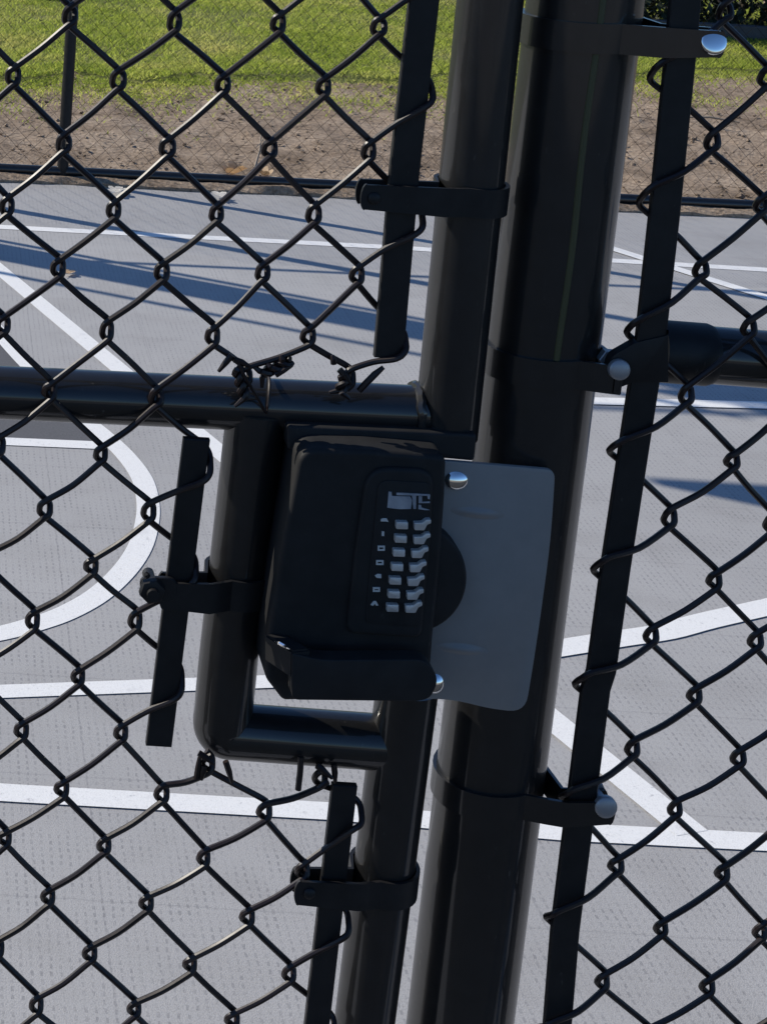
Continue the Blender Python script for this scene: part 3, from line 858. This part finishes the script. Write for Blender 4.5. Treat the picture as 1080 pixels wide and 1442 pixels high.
# ================================================================== LITTER
def leaf(name, px, py, size, m, rot, label, z=.012, lobes=5, curl=.35, onY=None):
    c = G(px, py, z) if onY is None else F(px, py, onY)
    bm = bmesh.new(); n = 30; cen = bm.verts.new(c+Vector((0, 0, size*.05))); rim = []
    for i in range(n):
        a = 2*PI*i/n; r_ = size*(.55+.38*abs(math.cos(lobes*a/2)))*(1.25 if abs(a-PI) > 2.2 else 1)
        q = Vector((math.cos(a)*r_, math.sin(a)*r_*.8, curl*r_*(.4+.6*abs(math.sin(a)))))
        q.rotate(Matrix.Rotation(rot, 3, 'Z')); rim.append(bm.verts.new(c+q))
    for i in range(n): bm.faces.new((cen, rim[i], rim[(i+1) % n]))
    bmesh.ops.solidify(bm, geom=bm.faces[:], thickness=.0012)
    stub(bm, c, c+Matrix.Rotation(rot, 3, 'Z') @ Vector((-size*1.5, 0, size*.25)), .0014)
    o = obj(name, bm, m, center=True); tag(o, label, 'leaf'); return o
leaf('fallen_leaf', 328, 247, .05, M_LEAF, .4, 'large tan curled leaf lying on the dirt behind the far rail', curl=1.0, onY=5.47)
leaf('fallen_leaf', 372, 248, .036, M_LEAF, 2.4, 'smaller tan leaf beside the larger one on the dirt', curl=1.0, onY=5.47)
leaf('fallen_leaf', 164, 270, .045, M_PALE, 1.2, 'bleached white leaf at the court edge near the far post', z=.012)
leaf('fallen_leaf', 310, 277, .042, M_PALE, 2.0, 'bleached white leaf at the court edge below the tan leaves', z=.012)
leaf('fallen_leaf', 98, 385, .024, M_LEAF, .9, 'small brown leaf lying on the court beside the broad shadow', z=.006)
bm = bmesh.new(); a = F(368, 188, 5.75); b = F(359, 236, 5.62)
sweep(bm, [b, a.lerp(b, .5)+Vector((.006, 0, 0)), a], [.005, .004, .0025], 7)
sweep(bm, [a.lerp(b, .35), a.lerp(b, .2)+Vector((.02, 0, .02))], [.003, .0012], 6)
tag(obj('twig', bm, M_BARK, center=True), 'pale bare twig standing up from the dirt strip', 'twig')
bm = bmesh.new(); a = G(1000, 168, .02)
sweep(bm, [a+Vector((-.10, .02, 0)), a+Vector((0, 0, .01)), a+Vector((.12, -.03, 0))], [.004, .006, .003], 7)
tag(obj('stick', bm, M_BARK, center=True), 'short dark stick lying on the dirt right of the thick post', 'stick')

# ================================================================== out of the frame: guessed casters added to throw the shadows on the court
SD = Vector((.908, -.42, 0)).normalized(); EL = 35.0; CT = 1/math.tan(R(EL))
def caster(ground_pt, h): return ground_pt - SD*(h*CT)+Vector((0, 0, h))
lp = V2(.24, 4.42)-SD*3.3  # unseen pole, placed only to throw the broad shadow band
pole = thing('shadow_pole', (lp.x, lp.y, 0), 'unseen tall grey pole added beyond the far fence to cast the broad shadow', 'light pole')
bm = bmesh.new(); sweep(bm, [V2(lp.x, lp.y), V2(lp.x, lp.y)+Vector((0, 0, 3)), V2(lp.x, lp.y)+Vector((0, 0, 6.5))], [.074, .070, .06], 24)
obj('mast', bm, M_GALV, pole)
bm = bmesh.new(); prism(bm, [(lp.x-.2, 6.5), (lp.x+.2, 6.5), (lp.x+.16, 6.72), (lp.x-.16, 6.72)], lp.y-.3, lp.y+.15, .02, 2)
obj('lamp_head', bm, M_GALV, pole)
tl = caster(V2(1.66, 2.87), 2.75)  # unseen backboard, added for the nearer wedge shadow
hoop = thing('shadow_backboard', (tl.x+.9, tl.y+.5, 0), 'unseen backboard on a grey pole added to cast a wedge shadow on the court', 'shadow caster')
bm = bmesh.new(); prism(bm, [(tl.x, tl.z), (tl.x+1.8, tl.z), (tl.x+1.8, tl.z+.9), (tl.x, tl.z+.9)], tl.y-.02, tl.y+.02, .006, 1); obj('backboard', bm, M_BOARD, hoop)
bm = bmesh.new(); sweep(bm, [Vector((tl.x+.9, tl.y+.5, 0)), Vector((tl.x+.9, tl.y+.5, 2.6)), Vector((tl.x+.9, tl.y+.03, 3.1))], .05, 16); obj('pole', bm, M_GALV, hoop)
bm = bmesh.new()
rg = [Vector((tl.x+.9+.22*math.cos(a), tl.y-.28+.22*math.sin(a), 2.95)) for a in [i*2*PI/24 for i in range(25)]]
sweep(bm, rg, .01, 8, caps=False); obj('rim', bm, M_LEAF, hoop)
sl = caster(V2(1.86, 3.50), 3.02)  # unseen pair of boards, added for the farther split shadow
sg = thing('shadow_board', (sl.x+.6, sl.y+.06, 0), 'unseen dark slatted board added high at the far fence to cast a wedge shadow', 'sign')
for dz0, dz1 in ((0, .12), (.17, .75)):
    bm = bmesh.new(); prism(bm, [(sl.x, sl.z+dz0), (sl.x+1.5, sl.z+dz0), (sl.x+1.5, sl.z+dz1), (sl.x, sl.z+dz1)], sl.y-.012, sl.y+.012, .003, 1); obj('board', bm, M_BOARD, sg)
bm = bmesh.new()
for x in (sl.x+.1, sl.x+1.4): sweep(bm, [Vector((x, sl.y+.04, 0)), Vector((x, sl.y+.04, sl.z+.75))], .025, 12)
obj('support', bm, M_GALV, sg)

# ================================================================== light
w = bpy.data.worlds.new('World'); S.world = w; w.use_nodes = True
nt = w.node_tree; bg = nt.nodes['Background']
sky = nt.nodes.new('ShaderNodeTexSky'); sky.sky_type = 'NISHITA'; sky.sun_disc = False
AZ = math.atan2(-SD.x, -SD.y)                      # direction towards the sun, measured from +Y to +X
sky.sun_elevation = R(EL); sky.sun_rotation = AZ
sky.air_density = 1.0; sky.dust_density = .3; sky.ozone_density = 9.0
nt.links.new(sky.outputs[0], bg.inputs['Color']); bg.inputs['Strength'].default_value = .115
ld = bpy.data.lights.new('sun', 'SUN'); ld.energy = 4.8; ld.angle = R(.4); ld.color = (1, .93, .81)
so = bpy.data.objects.new('sun', ld); COL.objects.link(so)
trav = Vector((SD.x*math.cos(R(EL)), SD.y*math.cos(R(EL)), -math.sin(R(EL))))
so.rotation_euler = trav.to_track_quat('-Z', 'Y').to_euler(); so.location = (-6, 3, 8)
S.view_settings.view_transform = 'Standard'; S.view_settings.look = 'None'
S.view_settings.exposure = 0.15; S.view_settings.gamma = 1.0; S.view_settings.use_curve_mapping = False
